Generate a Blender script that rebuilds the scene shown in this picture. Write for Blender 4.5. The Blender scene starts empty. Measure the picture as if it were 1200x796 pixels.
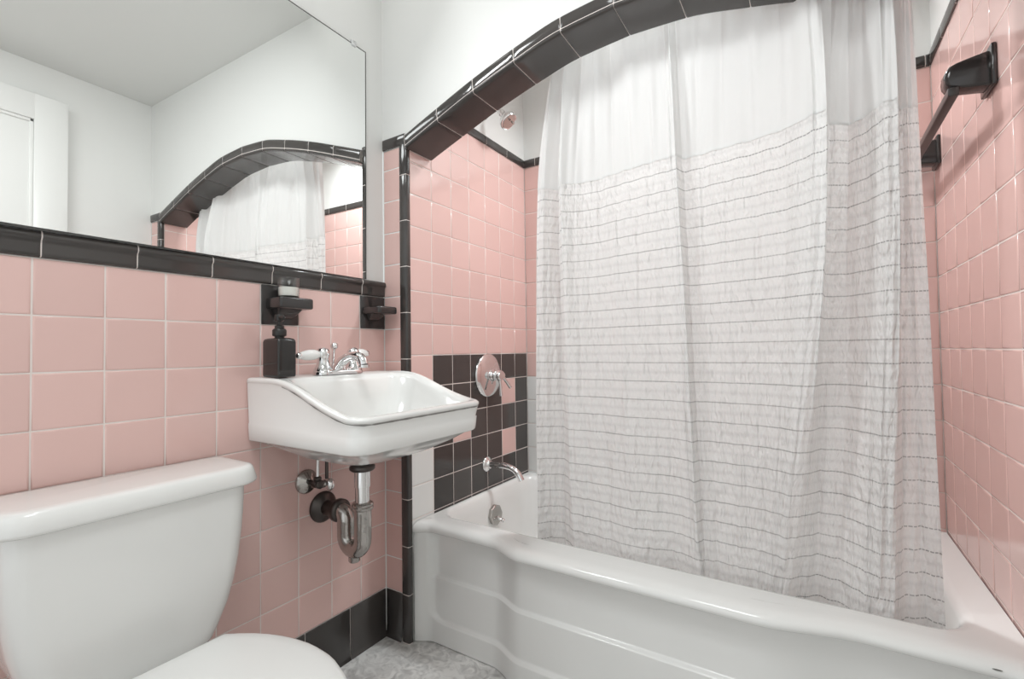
import bpy, bmesh, math, random
from mathutils import Vector, Matrix
random.seed(7)
PI = math.pi
COL = bpy.context.scene.collection
SC = bpy.context.scene

# ------------------------------------------------------------------ measures
P = 0.108                                   # tile pitch
B = 0.1549                                  # height of the black base tile
Z0 = 9 * P + B                              # underside of the black cap on the left wall
XF, XR, YB = 0.1056, 1.5507, 0.7674         # alcove: faucet end, right end, back
XW = 1.648                                  # right wall of the room
ZC = 2.235                                  # ceiling
ZF = Z0 + 0.0195                            # tile course line in the alcove
YBACK = -2.3                                # how far the room goes behind the camera
XC = (XF + XR) / 2

# ------------------------------------------------------------------ materials
def mat(name, col, rough=0.5, metal=0.0, spec=0.5, coat=0.0):
    m = bpy.data.materials.new(name); m.use_nodes = True
    b = m.node_tree.nodes['Principled BSDF']
    b.inputs['Base Color'].default_value = (*col, 1)
    b.inputs['Roughness'].default_value = rough
    b.inputs['Metallic'].default_value = metal
    b.inputs['Specular IOR Level'].default_value = spec
    b.inputs['Coat Weight'].default_value = coat
    b.inputs['Coat Roughness'].default_value = 0.05
    return m

def nodes(m): return m.node_tree.nodes, m.node_tree.links, m.node_tree.nodes['Principled BSDF']

def add_bump(m, scale, strength, dist=0.002, detail=2.0, coord='Object'):
    n, l, b = nodes(m)
    tc = n.new('ShaderNodeTexCoord'); nz = n.new('ShaderNodeTexNoise'); bp = n.new('ShaderNodeBump')
    nz.inputs['Scale'].default_value = scale; nz.inputs['Detail'].default_value = detail
    bp.inputs['Strength'].default_value = strength; bp.inputs['Distance'].default_value = dist
    l.new(tc.outputs[coord], nz.inputs['Vector']); l.new(nz.outputs['Fac'], bp.inputs['Height'])
    l.new(bp.outputs['Normal'], b.inputs['Normal'])
    return m

def island_tint(m, col, dv=0.06):
    """small tile-to-tile shade difference of the glaze"""
    n, l, b = nodes(m)
    g = n.new('ShaderNodeNewGeometry'); h = n.new('ShaderNodeHueSaturation'); mr = n.new('ShaderNodeMapRange')
    mr.inputs['To Min'].default_value = 1 - dv; mr.inputs['To Max'].default_value = 1 + dv
    h.inputs['Color'].default_value = (*col, 1)
    l.new(g.outputs['Random Per Island'], mr.inputs['Value']); l.new(mr.outputs['Result'], h.inputs['Value'])
    l.new(h.outputs['Color'], b.inputs['Base Color'])
    return m

M = {}
M['paint'] = add_bump(mat('white_wall_paint', (0.80, 0.80, 0.78), 0.42), 60, 0.06, 0.002)
M['ceil'] = add_bump(mat('ceiling_paint', (0.80, 0.80, 0.78), 0.7), 50, 0.05)
M['grout'] = add_bump(mat('pale_grout', (0.78, 0.70, 0.66), 0.8), 300, 0.2, 0.001)
PINK = (0.74, 0.505, 0.465)
M['pink'] = island_tint(add_bump(mat('pink_glazed_tile', PINK, 0.12), 14, 0.05, 0.004), PINK, 0.03)
BLK = (0.055, 0.049, 0.046)
M['black'] = island_tint(add_bump(mat('black_glazed_tile', BLK, 0.10, spec=0.6), 16, 0.04, 0.003), BLK, 0.25)
M['white_tile'] = add_bump(mat('white_glazed_tile', (0.80, 0.80, 0.78), 0.12), 14, 0.05, 0.004)
M['porcelain'] = mat('white_porcelain', (0.82, 0.82, 0.80), 0.12, coat=0.3)
M['enamel'] = add_bump(mat('white_tub_enamel', (0.83, 0.83, 0.81), 0.16, coat=0.2), 6, 0.04, 0.006)
M['seat'] = mat('white_seat_plastic', (0.80, 0.80, 0.78), 0.28)
M['chrome'] = add_bump(mat('chrome', (0.80, 0.80, 0.80), 0.09, 1.0), 40, 0.03, 0.002)
M['old_chrome'] = add_bump(mat('tarnished_chrome', (0.48, 0.46, 0.44), 0.2, 1.0), 60, 0.35, 0.003)
M['dark_metal'] = add_bump(mat('blackened_metal', (0.10, 0.09, 0.085), 0.35, 1.0), 60, 0.3, 0.002)
M['black_ceramic'] = add_bump(mat('black_ceramic', (0.030, 0.027, 0.026), 0.14, spec=0.6), 25, 0.08, 0.003)
M['bar_black'] = mat('dark_bar_plastic', (0.045, 0.042, 0.040), 0.3)
M['bottle'] = mat('black_bottle_glass', (0.016, 0.014, 0.013), 0.08, spec=0.6)
M['pump'] = mat('black_pump_plastic', (0.018, 0.017, 0.016), 0.3)
M['wax'] = mat('white_wax', (0.85, 0.84, 0.80), 0.5)
M['caulk'] = mat('caulk', (0.66, 0.64, 0.62), 0.6)
M['door'] = mat('white_door_paint', (0.80, 0.80, 0.78), 0.3)
M['clip'] = mat('clear_clip_plastic', (0.7, 0.7, 0.7), 0.2)
M['mirror_back'] = mat('mirror_edge', (0.10, 0.10, 0.095), 0.3)
M['mirror'] = mat('mirror_silver', (0.93, 0.94, 0.93), 0.0, 1.0)
M['stain'] = mat('grey_wear', (0.24, 0.23, 0.22), 0.6)

g = mat('clear_glass', (0.95, 0.96, 0.95), 0.02)
gb = g.node_tree.nodes['Principled BSDF']; gb.inputs['Transmission Weight'].default_value = 1.0; gb.inputs['IOR'].default_value = 1.45
n_, l_ = g.node_tree.nodes, g.node_tree.links
tr_ = n_.new('ShaderNodeBsdfTransparent'); gl_ = n_.new('ShaderNodeBsdfGlossy'); mx_ = n_.new('ShaderNodeMixShader'); fr_ = n_.new('ShaderNodeLayerWeight')
gl_.inputs['Roughness'].default_value = 0.03; fr_.inputs['Blend'].default_value = 0.12; tr_.inputs['Color'].default_value = (0.98, 0.985, 0.98, 1)
l_.new(fr_.outputs['Facing'], mx_.inputs[0]); l_.new(tr_.outputs[0], mx_.inputs[1]); l_.new(gl_.outputs[0], mx_.inputs[2]); l_.new(mx_.outputs[0], n_['Material Output'].inputs['Surface'])
M['glass'] = g

def floor_mat():
    m = mat('grey_mottled_floor', (0.3, 0.3, 0.29), 0.55); n, l, b = nodes(m)
    tc = n.new('ShaderNodeTexCoord'); a = n.new('ShaderNodeTexNoise'); c = n.new('ShaderNodeTexNoise'); r = n.new('ShaderNodeValToRGB')
    a.inputs['Scale'].default_value = 26; a.inputs['Detail'].default_value = 8; a.inputs['Distortion'].default_value = 1.6
    c.inputs['Scale'].default_value = 5; c.inputs['Detail'].default_value = 3
    mx = n.new('ShaderNodeMath'); mx.operation = 'MULTIPLY_ADD'; mx.inputs[1].default_value = 0.45
    l.new(tc.outputs['Object'], a.inputs['Vector']); l.new(tc.outputs['Object'], c.inputs['Vector'])
    ms = n.new('ShaderNodeMath'); ms.operation = 'MULTIPLY'; ms.inputs[1].default_value = 0.6
    l.new(a.outputs['Fac'], ms.inputs[0]); l.new(c.outputs['Fac'], mx.inputs[0]); l.new(ms.outputs[0], mx.inputs[2])
    l.new(mx.outputs[0], r.inputs['Fac'])
    e = r.color_ramp.elements; e[0].position = 0.36; e[0].color = (0.36, 0.35, 0.34, 1); e[1].position = 0.64; e[1].color = (0.86, 0.85, 0.83, 1)
    l.new(r.outputs['Color'], b.inputs['Base Color'])
    bp = n.new('ShaderNodeBump'); bp.inputs['Strength'].default_value = 0.2; bp.inputs['Distance'].default_value = 0.002
    l.new(a.outputs['Fac'], bp.inputs['Height']); l.new(bp.outputs['Normal'], b.inputs['Normal'])
    return m
M['floor'] = floor_mat()

def fabric(name, striped):
    m = bpy.data.materials.new(name); m.use_nodes = True
    n, l = m.node_tree.nodes, m.node_tree.links
    for x in list(n): n.remove(x)
    out = n.new('ShaderNodeOutputMaterial'); mix = n.new('ShaderNodeMixShader'); d = n.new('ShaderNodeBsdfDiffuse'); t = n.new('ShaderNodeBsdfTranslucent')
    mix.inputs['Fac'].default_value = 0.27 if striped else 0.16
    l.new(d.outputs[0], mix.inputs[1]); l.new(t.outputs[0], mix.inputs[2]); l.new(mix.outputs[0], out.inputs['Surface'])
    col = (0.88, 0.88, 0.87, 1) if striped else (0.82, 0.82, 0.81, 1)
    d.inputs['Color'].default_value = col; t.inputs['Color'].default_value = col
    uv = n.new('ShaderNodeUVMap'); uv.uv_map = 'cloth'
    sep = n.new('ShaderNodeSeparateXYZ'); l.new(uv.outputs[0], sep.inputs[0])
    def math_(op, a, b=None, c=None):
        q = n.new('ShaderNodeMath'); q.operation = op
        for i, v in enumerate((a, b, c)):
            if v is None: continue
            if isinstance(v, (int, float)): q.inputs[i].default_value = v
            else: l.new(v, q.inputs[i])
        return q.outputs[0]
    bump = n.new('ShaderNodeBump')
    nz = n.new('ShaderNodeTexNoise'); mp = n.new('ShaderNodeMapping'); l.new(uv.outputs[0], mp.inputs['Vector']); l.new(mp.outputs[0], nz.inputs['Vector'])
    if striped:
        # rows of fine grey stitches every 5 cm, woven grey bands halfway between them, puckered cotton
        ph = math_('FRACT', math_('DIVIDE', math_('SUBTRACT', sep.outputs['Y'], 0.002), 0.05))
        near = math_('ABSOLUTE', math_('SUBTRACT', ph, 0.04))
        line = math_('LESS_THAN', near, 0.028)
        dash = math_('GREATER_THAN', math_('FRACT', math_('MULTIPLY', sep.outputs['X'], 150)), 0.22)
        n2 = n.new('ShaderNodeTexNoise'); n2.inputs['Scale'].default_value = 9; l.new(uv.outputs[0], n2.inputs['Vector'])
        amt = math_('MULTIPLY', math_('MULTIPLY', line, dash), math_('MULTIPLY_ADD', n2.outputs['Fac'], 0.6, 0.22))
        band = math_('MULTIPLY', math_('SUBTRACT', 1.0, math_('MULTIPLY', math_('ABSOLUTE', math_('SUBTRACT', ph, 0.54)), 7.0)), 0.09)
        band = math_('MAXIMUM', band, 0.0)
        tot = math_('ADD', amt, band)
        cm = n.new('ShaderNodeMix'); cm.data_type = 'RGBA'
        cm.inputs[6].default_value = col; cm.inputs[7].default_value = (0.13, 0.13, 0.13, 1)
        l.new(tot, cm.inputs[0]); l.new(cm.outputs[2], d.inputs['Color']); l.new(cm.outputs[2], t.inputs['Color'])
        mp.inputs['Scale'].default_value = (85, 30, 1); nz.inputs['Scale'].default_value = 1.0; nz.inputs['Detail'].default_value = 3
        wv = math_('MULTIPLY', math_('SINE', math_('MULTIPLY', ph, 4 * PI)), 0.05)
        h = math_('ADD', wv, math_('MULTIPLY', nz.outputs['Fac'], 1.9))
        bump.inputs['Strength'].default_value = 1.0; bump.inputs['Distance'].default_value = 0.0065
        l.new(h, bump.inputs['Height'])
    else:
        mp.inputs['Scale'].default_value = (7, 4, 1); nz.inputs['Scale'].default_value = 1.0; nz.inputs['Detail'].default_value = 3; nz.inputs['Distortion'].default_value = 1.0
        bump.inputs['Strength'].default_value = 0.35; bump.inputs['Distance'].default_value = 0.012
        l.new(nz.outputs['Fac'], bump.inputs['Height'])
    l.new(bump.outputs[0], d.inputs['Normal']); l.new(bump.outputs[0], t.inputs['Normal'])
    return m
M['cloth_plain'] = fabric('plain_white_cotton', False)
M['cloth_stripe'] = fabric('striped_white_seersucker', True)

# ------------------------------------------------------------------ mesh helpers
class MB:
    def __init__(s): s.bm = bmesh.new(); s.mats = []
    def mi(s, m):
        if m not in s.mats: s.mats.append(m)
        return s.mats.index(m)
    def face(s, pts, m):
        vs = [s.bm.verts.new(p) for p in pts]
        f = s.bm.faces.new(vs); f.material_index = s.mi(m); return f
    def grid(s, rows, m, closed=False, flip=False):
        """rows: list of equal-length point lists"""
        vr = [[s.bm.verts.new(p) for p in r] for r in rows]
        i = s.mi(m); n = len(vr[0])
        for a, b in zip(vr[:-1], vr[1:]):
            for k in range(n if closed else n - 1):
                q = (a[k], a[(k + 1) % n], b[(k + 1) % n], b[k])
                if flip: q = q[::-1]
                try: f = s.bm.faces.new(q); f.material_index = i
                except ValueError: pass
        return vr
    def cap(s, ring, m, flip=False):
        try:
            f = s.bm.faces.new(ring[::-1] if flip else ring); f.material_index = s.mi(m); return f
        except ValueError: pass
    def loft(s, rings, m, cap0=True, cap1=True, flip=False):
        vr = s.grid(rings, m, closed=True, flip=flip)
        if cap0: s.cap(vr[0], m, not flip)
        if cap1: s.cap(vr[-1], m, flip)
        return vr
    def box(s, lo, hi, m, bev=0.0, seg=2, mtx=None):
        r = bmesh.ops.create_cube(s.bm, size=1.0)
        vs = r['verts']
        for v in vs:
            v.co = Vector([lo[k] + (v.co[k] + 0.5) * (hi[k] - lo[k]) for k in range(3)])
        fs = set(f for v in vs for f in v.link_faces); i = s.mi(m)
        for f in fs: f.material_index = i
        if bev > 0:
            es = list(set(e for v in vs for e in v.link_edges))
            r2 = bmesh.ops.bevel(s.bm, geom=es, offset=bev, segments=seg, affect='EDGES', profile=0.5)
            for f in r2['faces']: f.material_index = i
            vs = list(set(v for f in r2['faces'] for v in f.verts) | set(v for v in vs if v.is_valid))
        if mtx is not None:
            for v in vs: v.co = mtx @ v.co
        return vs
    def tube(s, pts, rad, m, n=16, caps=True):
        pts = [Vector(p) for p in pts]
        if not isinstance(rad, (list, tuple)): rad = [rad] * len(pts)
        tang = []
        for i in range(len(pts)):
            a = pts[max(i - 1, 0)]; b = pts[min(i + 1, len(pts) - 1)]
            tang.append((b - a).normalized())
        up = Vector((0, 0, 1)) if abs(tang[0].z) < 0.9 else Vector((0, 1, 0))
        u = tang[0].cross(up).normalized(); rings = []
        for p, t, r in zip(pts, tang, rad):
            u = (u - t * u.dot(t)).normalized(); w = t.cross(u)
            rings.append([p + (u * math.cos(2 * PI * k / n) + w * math.sin(2 * PI * k / n)) * r for k in range(n)])
        return s.loft(rings, m, caps, caps, flip=True)
    def lathe(s, prof, m, origin, axis=(0, 0, 1), n=32, caps=True):
        """prof: (radius, distance along the axis)"""
        ax = Vector(axis).normalized(); o = Vector(origin)
        up = Vector((0, 0, 1)) if abs(ax.z) < 0.9 else Vector((1, 0, 0))
        u = ax.cross(up).normalized(); w = ax.cross(u)
        rings = [[o + ax * h + (u * math.cos(2 * PI * k / n) + w * math.sin(2 * PI * k / n)) * max(r, 1e-5) for k in range(n)] for r, h in prof]
        return s.loft(rings, m, caps, caps)
    def ball(s, c, r, m, sc=(1, 1, 1), n=16):
        prof = [(r * math.sin(PI * k / n), -r * math.cos(PI * k / n)) for k in range(n + 1)]
        vr = s.lathe(prof, m, (0, 0, 0), n=20, caps=False)
        for ring in vr:
            for v in ring: v.co = Vector((v.co.x * sc[0] + c[0], v.co.y * sc[1] + c[1], v.co.z * sc[2] + c[2]))
    def tiles(s, mp, us, vs, mf, gap=0.0022, tilt=0.0007):
        """pillow-edged glazed tiles; mp(u, v, d) maps to the world, mf(i, j) gives the material or None"""
        for i in range(len(us) - 1):
            for j in range(len(vs) - 1):
                m = mf(i, j)
                if m is None: continue
                u0, u1, v0, v1 = us[i], us[i + 1], vs[j], vs[j + 1]
                tu, tv, td = random.uniform(-tilt, tilt), random.uniform(-tilt, tilt), random.uniform(-0.0002, 0.0002)
                rings = []
                for ins, d in ((gap / 2, -0.0024), (gap / 2 + 0.0004, -0.0010), (gap / 2 + 0.0016, -0.0002), (gap / 2 + 0.004, 0.0), (gap / 2 + 0.010, 0.0)):
                    ring = []
                    for a, b in ((0, 0), (1, 0), (1, 1), (0, 1)):
                        u = u1 - ins if a else u0 + ins; v = v1 - ins if b else v0 + ins
                        ring.append(mp(u, v, d + td + (a - .5) * tu + (b - .5) * tv))
                    rings.append(ring)
                if u1 - u0 < 0.03 or v1 - v0 < 0.03: rings = rings[:4]
                vr = s.grid(rings, m, closed=True)
                s.cap(vr[-1], m)
    def build(s, name, parent=None, smooth=True, angle=50, loc=None):
        bmesh.ops.recalc_face_normals(s.bm, faces=s.bm.faces[:])
        me = bpy.data.meshes.new(name); s.bm.to_mesh(me); s.bm.free()
        for m in s.mats: me.materials.append(m if not isinstance(m, str) else M[m])
        if smooth:
            for p in me.polygons: p.use_smooth = True
            me.set_sharp_from_angle(angle=math.radians(angle))
        o = bpy.data.objects.new(name, me); COL.objects.link(o)
        if parent is not None:
            o.parent = parent
            o.matrix_parent_inverse = parent.matrix_world.inverted() if False else Matrix.Translation(-parent.location) if parent.parent is None and parent.type == 'EMPTY' else Matrix.Identity(4)
        return o

def struct(o): o['kind'] = 'structure'; return o
def thing(name, loc, label, cat, group=None):
    o = bpy.data.objects.new(name, None); COL.objects.link(o); o.location = loc; o.empty_display_size = 0.05
    o['label'] = label; o['category'] = cat
    if group: o['group'] = group
    return o
def tag(o, label, cat, group=None):
    o['label'] = label; o['category'] = cat
    if group: o['group'] = group
    return o
def lerp(a, b, t): return a + (b - a) * t
def sstep(a, b, x):
    t = min(max((x - a) / (b - a), 0), 1); return t * t * (3 - 2 * t)
def interp(tab, x):
    """smooth (monotone cubic) interpolation of a table"""
    xs = [t[0] for t in tab]; ys = [t[1] for t in tab]
    if x <= xs[0]: return ys[0]
    if x >= xs[-1]: return ys[-1]
    n = len(xs); sl = [(ys[i + 1] - ys[i]) / (xs[i + 1] - xs[i]) for i in range(n - 1)]
    tg = [sl[0]] + [0 if sl[i - 1] * sl[i] <= 0 else 2 * sl[i - 1] * sl[i] / (sl[i - 1] + sl[i]) for i in range(1, n - 1)] + [sl[-1]]
    for i in range(n - 1):
        if x <= xs[i + 1]:
            h = xs[i + 1] - xs[i]; t = (x - xs[i]) / h
            return (2*t**3 - 3*t*t + 1)*ys[i] + (t**3 - 2*t*t + t)*h*tg[i] + (-2*t**3 + 3*t*t)*ys[i+1] + (t**3 - t*t)*h*tg[i+1]
def rrect(x0, x1, y0, y1, r, nc=6, ne=6):
    """rounded rectangle, r = one radius or four (x0y0, x1y0, x1y1, x0y1); counter-clockwise, fixed point count"""
    if not isinstance(r, (list, tuple)): r = [r] * 4
    r = [max(q, 1e-4) for q in r]
    c = [(x0 + r[0], y0 + r[0], PI), (x1 - r[1], y0 + r[1], 1.5 * PI), (x1 - r[2], y1 - r[2], 0), (x0 + r[3], y1 - r[3], 0.5 * PI)]
    pts = []
    for k in range(4):
        cx, cy, a0 = c[k]
        arc = [(cx + r[k] * math.cos(a0 + 0.5 * PI * i / nc), cy + r[k] * math.sin(a0 + 0.5 * PI * i / nc)) for i in range(nc + 1)]
        pts += arc
        nx = c[(k + 1) % 4]; e = (nx[0] + r[(k + 1) % 4] * math.cos(nx[2]), nx[1] + r[(k + 1) % 4] * math.sin(nx[2]))
        s_ = arc[-1]
        pts += [(lerp(s_[0], e[0], i / (ne + 1)), lerp(s_[1], e[1], i / (ne + 1))) for i in range(1, ne + 1)]
    return pts

# ------------------------------------------------------------------ room shell
def plane_box(name, lo, hi, m):
    b = MB(); b.box(lo, hi, m); return struct(b.build(name, smooth=False))

plane_box('floor', (-0.12, YBACK, -0.1), (XW + 0.12, YB + 0.12, 0.0), M['floor'])
plane_box('ceiling', (-0.12, YBACK, ZC), (XW + 0.12, YB + 0.12, ZC + 0.1), M['ceil'])

pk, bk, wt, gr, pa = M['pink'], M['black'], M['white_tile'], M['grout'], M['paint']
# left wall: plaster above, pink tile below
b = MB()
b.box((-0.12, YBACK, 0.0), (-0.003, -0.0005, ZC - 0.0005), pa)
mpL = lambda u, v, d: Vector((d, u, v))
uL = [-0.1031 - k * P for k in range(16, -1, -1)] + [-0.0005]
vL = [Z0 - k * P for k in range(9, -1, -1)]
b.face([mpL(uL[0], B, -0.0012), mpL(0, B, -0.0012), mpL(0, Z0, -0.0012), mpL(uL[0], Z0, -0.0012)], gr)
nU = len(uL)
def mfL(i, j):
    if j == 8 and i in (nU - 2, nU - 5): return None        # the two black fixture tiles are set here
    return pk
b.tiles(mpL, uL, vL, mfL)
struct(b.build('wall_left'))

# black base along the left wall
def base_run(name, mp, us):
    b = MB()
    b.face([mp(us[0], 0.0, 0.0002), mp(us[-1], 0.0, 0.0002), mp(us[-1], B, 0.0002), mp(us[0], B, 0.0002)], gr)
    for u0, u1 in zip(us[:-1], us[1:]):
        prof = [(0.010, 0.001), (0.006, 0.006), (0.0032, 0.018), (0.0024, 0.04), (0.0022, 0.10), (0.0020, B - 0.006), (0.0014, B - 0.002), (0.0, B - 0.0006)]
        rows = [[mp(u, z, d - e) for u, e in ((u0 + 0.0009, 0.0012), (u0 + 0.0022, 0.0), (u1 - 0.0022, 0.0), (u1 - 0.0009, 0.0012))] for d, z in prof]
        b.grid(rows, bk)
    return struct(b.build(name))
base_run('baseboard_left', mpL, [-0.1475 - 0.1535 * k for k in range(10, -1, -1)] + [-0.002])

# black bullnose cap under the mirror
def cap_run(name, mp, us, zb, prof, rnd=False):
    b = MB()
    b.grid([[mp(u, zb + z, d - 0.0012) for u in (us[0], us[-1])] for d, z in prof], gr)
    for k, (u0, u1) in enumerate(zip(us[:-1], us[1:])):
        es = ((u0 + 0.0007, 0.0016), (u0 + 0.0018, 0.0002), (u0 + 0.004, 0.0), (u1 - 0.004, 0.0), (u1 - 0.0018, 0.0002), (u1 - 0.0007, 0.0016))
        rows = [[mp(u, zb + z, d - e) for u, e in es] for d, z in prof]
        b.grid(rows, bk)
    return struct(b.build(name))
capprof = [(-0.001, 0.0012), (0.003, 0.0018), (0.0055, 0.004), (0.006, 0.010), (0.0065, 0.026), (0.0075, 0.0325), (0.0105, 0.0355), (0.0122, 0.039), (0.0118, 0.044), (0.0100, 0.0485), (0.007, 0.051), (0.0, 0.0525), (-0.004, 0.0525)]
cap_run('trim_1', mpL, [-0.0985 - 0.150 * k for k in range(10, -1, -1)] + [-0.001], Z0, capprof)

# ------------------------------------------------------------------ arch wall
OUT = [(0.0, 1.835), (0.15, 1.825), (0.29, 1.795), (0.44, 1.753), (0.585, 1.704), (0.7226, 1.655), (0.74, 1.648)]
def arch(x): return interp(OUT, abs(x - XC)) if abs(x - XC) > 0.0 else OUT[0][1]
ZSP = 1.627                                  # underside of the small cap on the stubs
TH = 0.115                                   # thickness of the arch wall
NS = 0.046                                   # depth of the arch trim
b = MB()
xs = [XF + (XR - XF) * k / 96 for k in range(97)]
zl = [arch(x) - 0.004 for x in xs]; zs = [arch(x) - NS + 0.003 for x in xs]
for k in range(96):
    x0, x1 = xs[k], xs[k + 1]
    b.face([(x0, -0.002, zl[k]), (x1, -0.002, zl[k + 1]), (x1, -0.002, ZC), (x0, -0.002, ZC)], pa)
    b.face([(x0, TH, zs[k]), (x0, TH, ZC), (x1, TH, ZC), (x1, TH, zs[k + 1])], pa)
    b.face([(x0, -0.002, zl[k]), (x0, -0.002, zs[k]), (x1, -0.002, zs[k + 1]), (x1, -0.002, zl[k + 1])], gr)
    b.face([(x0, -0.002, zs[k]), (x0, TH, zs[k]), (x1, TH, zs[k + 1]), (x1, -0.002, zs[k + 1])], gr)
mpA = lambda u, v, d: Vector((u, -d, v))
rowsA = [z for z in [Z0 - k * P for k in range(9, -6, -1)] if z < ZSP - 0.02] + [ZSP]
for x0, x1, tl in ((-0.003, XF - 0.004, (0.0, 0.077)), (XR + 0.004, XW + 0.004, (XR + 0.0286, XW - 0.0005))):
    b.box((x0, 0.001, 0.0), (x1, TH, ZC - 0.0005), pa)
    q0, q1 = (x0, XF - 0.006) if x0 < 1 else (XR + 0.006, x1)
    b.face([(q0, -0.002, ZSP), (q1, -0.002, ZSP), (q1, -0.002, ZC), (q0, -0.002, ZC)], pa)
    b.face([mpA(tl[0] - 0.002, B, -0.0012), mpA(tl[1] + 0.004, B, -0.0012), mpA(tl[1] + 0.004, ZSP, -0.0012), mpA(tl[0] - 0.002, ZSP, -0.0012)], gr)
    b.tiles(mpA, list(tl), rowsA, lambda i, j: pk)
# plaster joins above the stubs, up to the arch
for x0, x1 in ((XF - 0.006, XF), (XR, XR + 0.006)):
    b.face([(x0, -0.002, ZSP), (x1, -0.002, ZSP), (x1, -0.002, ZC), (x0, -0.002, ZC)], pa)
    b.face([(x0, TH, ZSP - 0.03), (x1, TH, ZSP - 0.03), (x1, TH, ZC), (x0, TH, ZC)], pa)
bmesh.ops.remove_doubles(b.bm, verts=b.bm.verts[:], dist=2e-5)
struct(b.build('wall_arch'))

# black trim around the arch: a flat strip on the face and a bullnosed tile under it
b = MB()
def along(n, x0, x1):
    X = [lerp(x0, x1, k / 400) for k in range(401)]; L = [0.0]
    for a, c in zip(X[:-1], X[1:]): L.append(L[-1] + math.hypot(c - a, arch(c) - arch(a)))
    out = []
    for k in range(n + 1):
        t = L[-1] * k / n; i = min(range(401), key=lambda q: abs(L[q] - t)); out.append(X[i])
    return out
def nrm(x):
    e = 0.004; s = (arch(x + e) - arch(x - e)) / (2 * e); q = math.hypot(1, s); return Vector((s / q, 0, -1 / q))   # towards the opening
def archpt(x, y, n):
    v = nrm(x) * n; return Vector((min(max(x + v.x * 0.35, XF + 0.0005), XR - 0.0005), y, arch(x) + v.z * n / abs(v.z) / n * n if n else arch(x)))
joints = along(10, XF + 0.0008, XR - 0.0008)
strip_prof = [(-0.001, 0.0), (-0.0065, 0.0004), (-0.0095, 0.003), (-0.0105, 0.010), (-0.0105, 0.030), (-0.0095, 0.0335), (-0.006, 0.0345)]
soff_prof = [(-0.006, 0.0358), (-0.0100, 0.0364), (-0.0112, 0.0385), (-0.0105, 0.0415), (-0.0075, 0.0445), (-0.002, NS), (0.006, NS + 0.0002), (0.05, NS + 0.0002), (TH - 0.004, NS + 0.0002), (TH + 0.002, NS - 0.001), (TH + 0.003, NS - 0.006), (TH, NS - 0.008)]
for k in range(10):
    j0, j1 = joints[k] + 0.0009, joints[k + 1] - 0.0009
    for prof in (strip_prof, soff_prof):
        cy = sum(q[0] for q in prof) / len(prof); rows = []
        stops = [(0.0, 0.0016), (0.0016, 0.0003)] + [(None, t) for t in [k2 / 10 for k2 in range(1, 10)]] + [(-0.0016, 0.0003), (-0.0, 0.0016)]
        xsn = [j0, j0 + 0.0014] + [lerp(j0 + 0.004, j1 - 0.004, t / 10) for t in range(11)] + [j1 - 0.0014, j1]
        ins = [0.0014, 0.0003] + [0] * 11 + [0.0003, 0.0014]
        for (y, n) in prof:
            row = []
            for x, e in zip(xsn, ins):
                dy = e if y < -0.004 else 0.0
                dn = e if (n > NS - 0.003 and y > -0.004) else 0.0
                row.append(archpt(x, y + dy, n - dn))
            rows.append(row)
        b.grid(rows, bk)
# grout line behind
rows = []
for (y, n) in [(-0.001, 0.001), (-0.0088, 0.004), (-0.0090, 0.040), (-0.004, NS - 0.0022), (TH, NS - 0.0016)]:
    rows.append([archpt(lerp(XF + 0.0006, XR - 0.0006, k / 80), y, n) for k in range(81)])
b.grid(rows, gr)
struct(b.build('trim_2'))

# cap pieces on the stubs and the black corner strips
stubprof = [(-0.001, 0.0006), (0.004, 0.0012), (0.006, 0.004), (0.0065, 0.030), (0.006, 0.036), (0.003, 0.0385), (-0.003, 0.039)]
cap_run('trim_3', mpA, [0.0, XF - 0.0005], ZSP, stubprof)
cap_run('trim_4', mpA, [XR + 0.0005, XW - 0.0005], ZSP, stubprof)
def strip(name, xc_, sgn):
    b = MB()
    sec = [(-0.0290, 0.000), (-0.0278, -0.0028), (-0.0255, -0.0042), (-0.0150, -0.0048), (-0.0040, -0.0046), (0.0008, -0.0034), (0.0034, -0.0006), (0.0042, 0.0040), (0.0042, 0.0110), (0.0036, 0.0135), (0.001, 0.0145)]
    zj = [B] + [1.529 - 0.1525 * k for k in range(8, -1, -1)] + [ZSP + 0.010]
    zj = [0.001, B] + [z for z in zj[1:] if z > B + 0.03]
    gs = [(xc_ + sgn * (x * 0.94), y + 0.0012 if x < 0.001 else y) for x, y in sec]
    b.grid([[Vector((x - sgn * (0.0012 if q > 5 else 0), y, z)) for q, (x, y) in enumerate(gs)] for z in (0.0, ZSP + 0.01)], gr)
    for z0, z1 in zip(zj[:-1], zj[1:]):
        rows = []
        for z, e in ((z0 + 0.0008, 0.0016), (z0 + 0.002, 0.0003), (z0 + 0.004, 0), (z1 - 0.004, 0), (z1 - 0.002, 0.0003), (z1 - 0.0008, 0.0016)):
            rows.append([Vector((xc_ + sgn * (x - (e if x > 0.0 else 0)), y + (e if x < 0.002 else 0), z)) for x, y in sec])
        b.grid(rows, bk)
    return struct(b.build(name))
strip('trim_5', XF, 1)
strip('trim_6', XR, -1)
base_run('baseboard_arch_left', mpA, [0.002, XF - 0.0285])
base_run('baseboard_arch_right', mpA, [XR + 0.0285, XW - 0.002])

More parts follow.
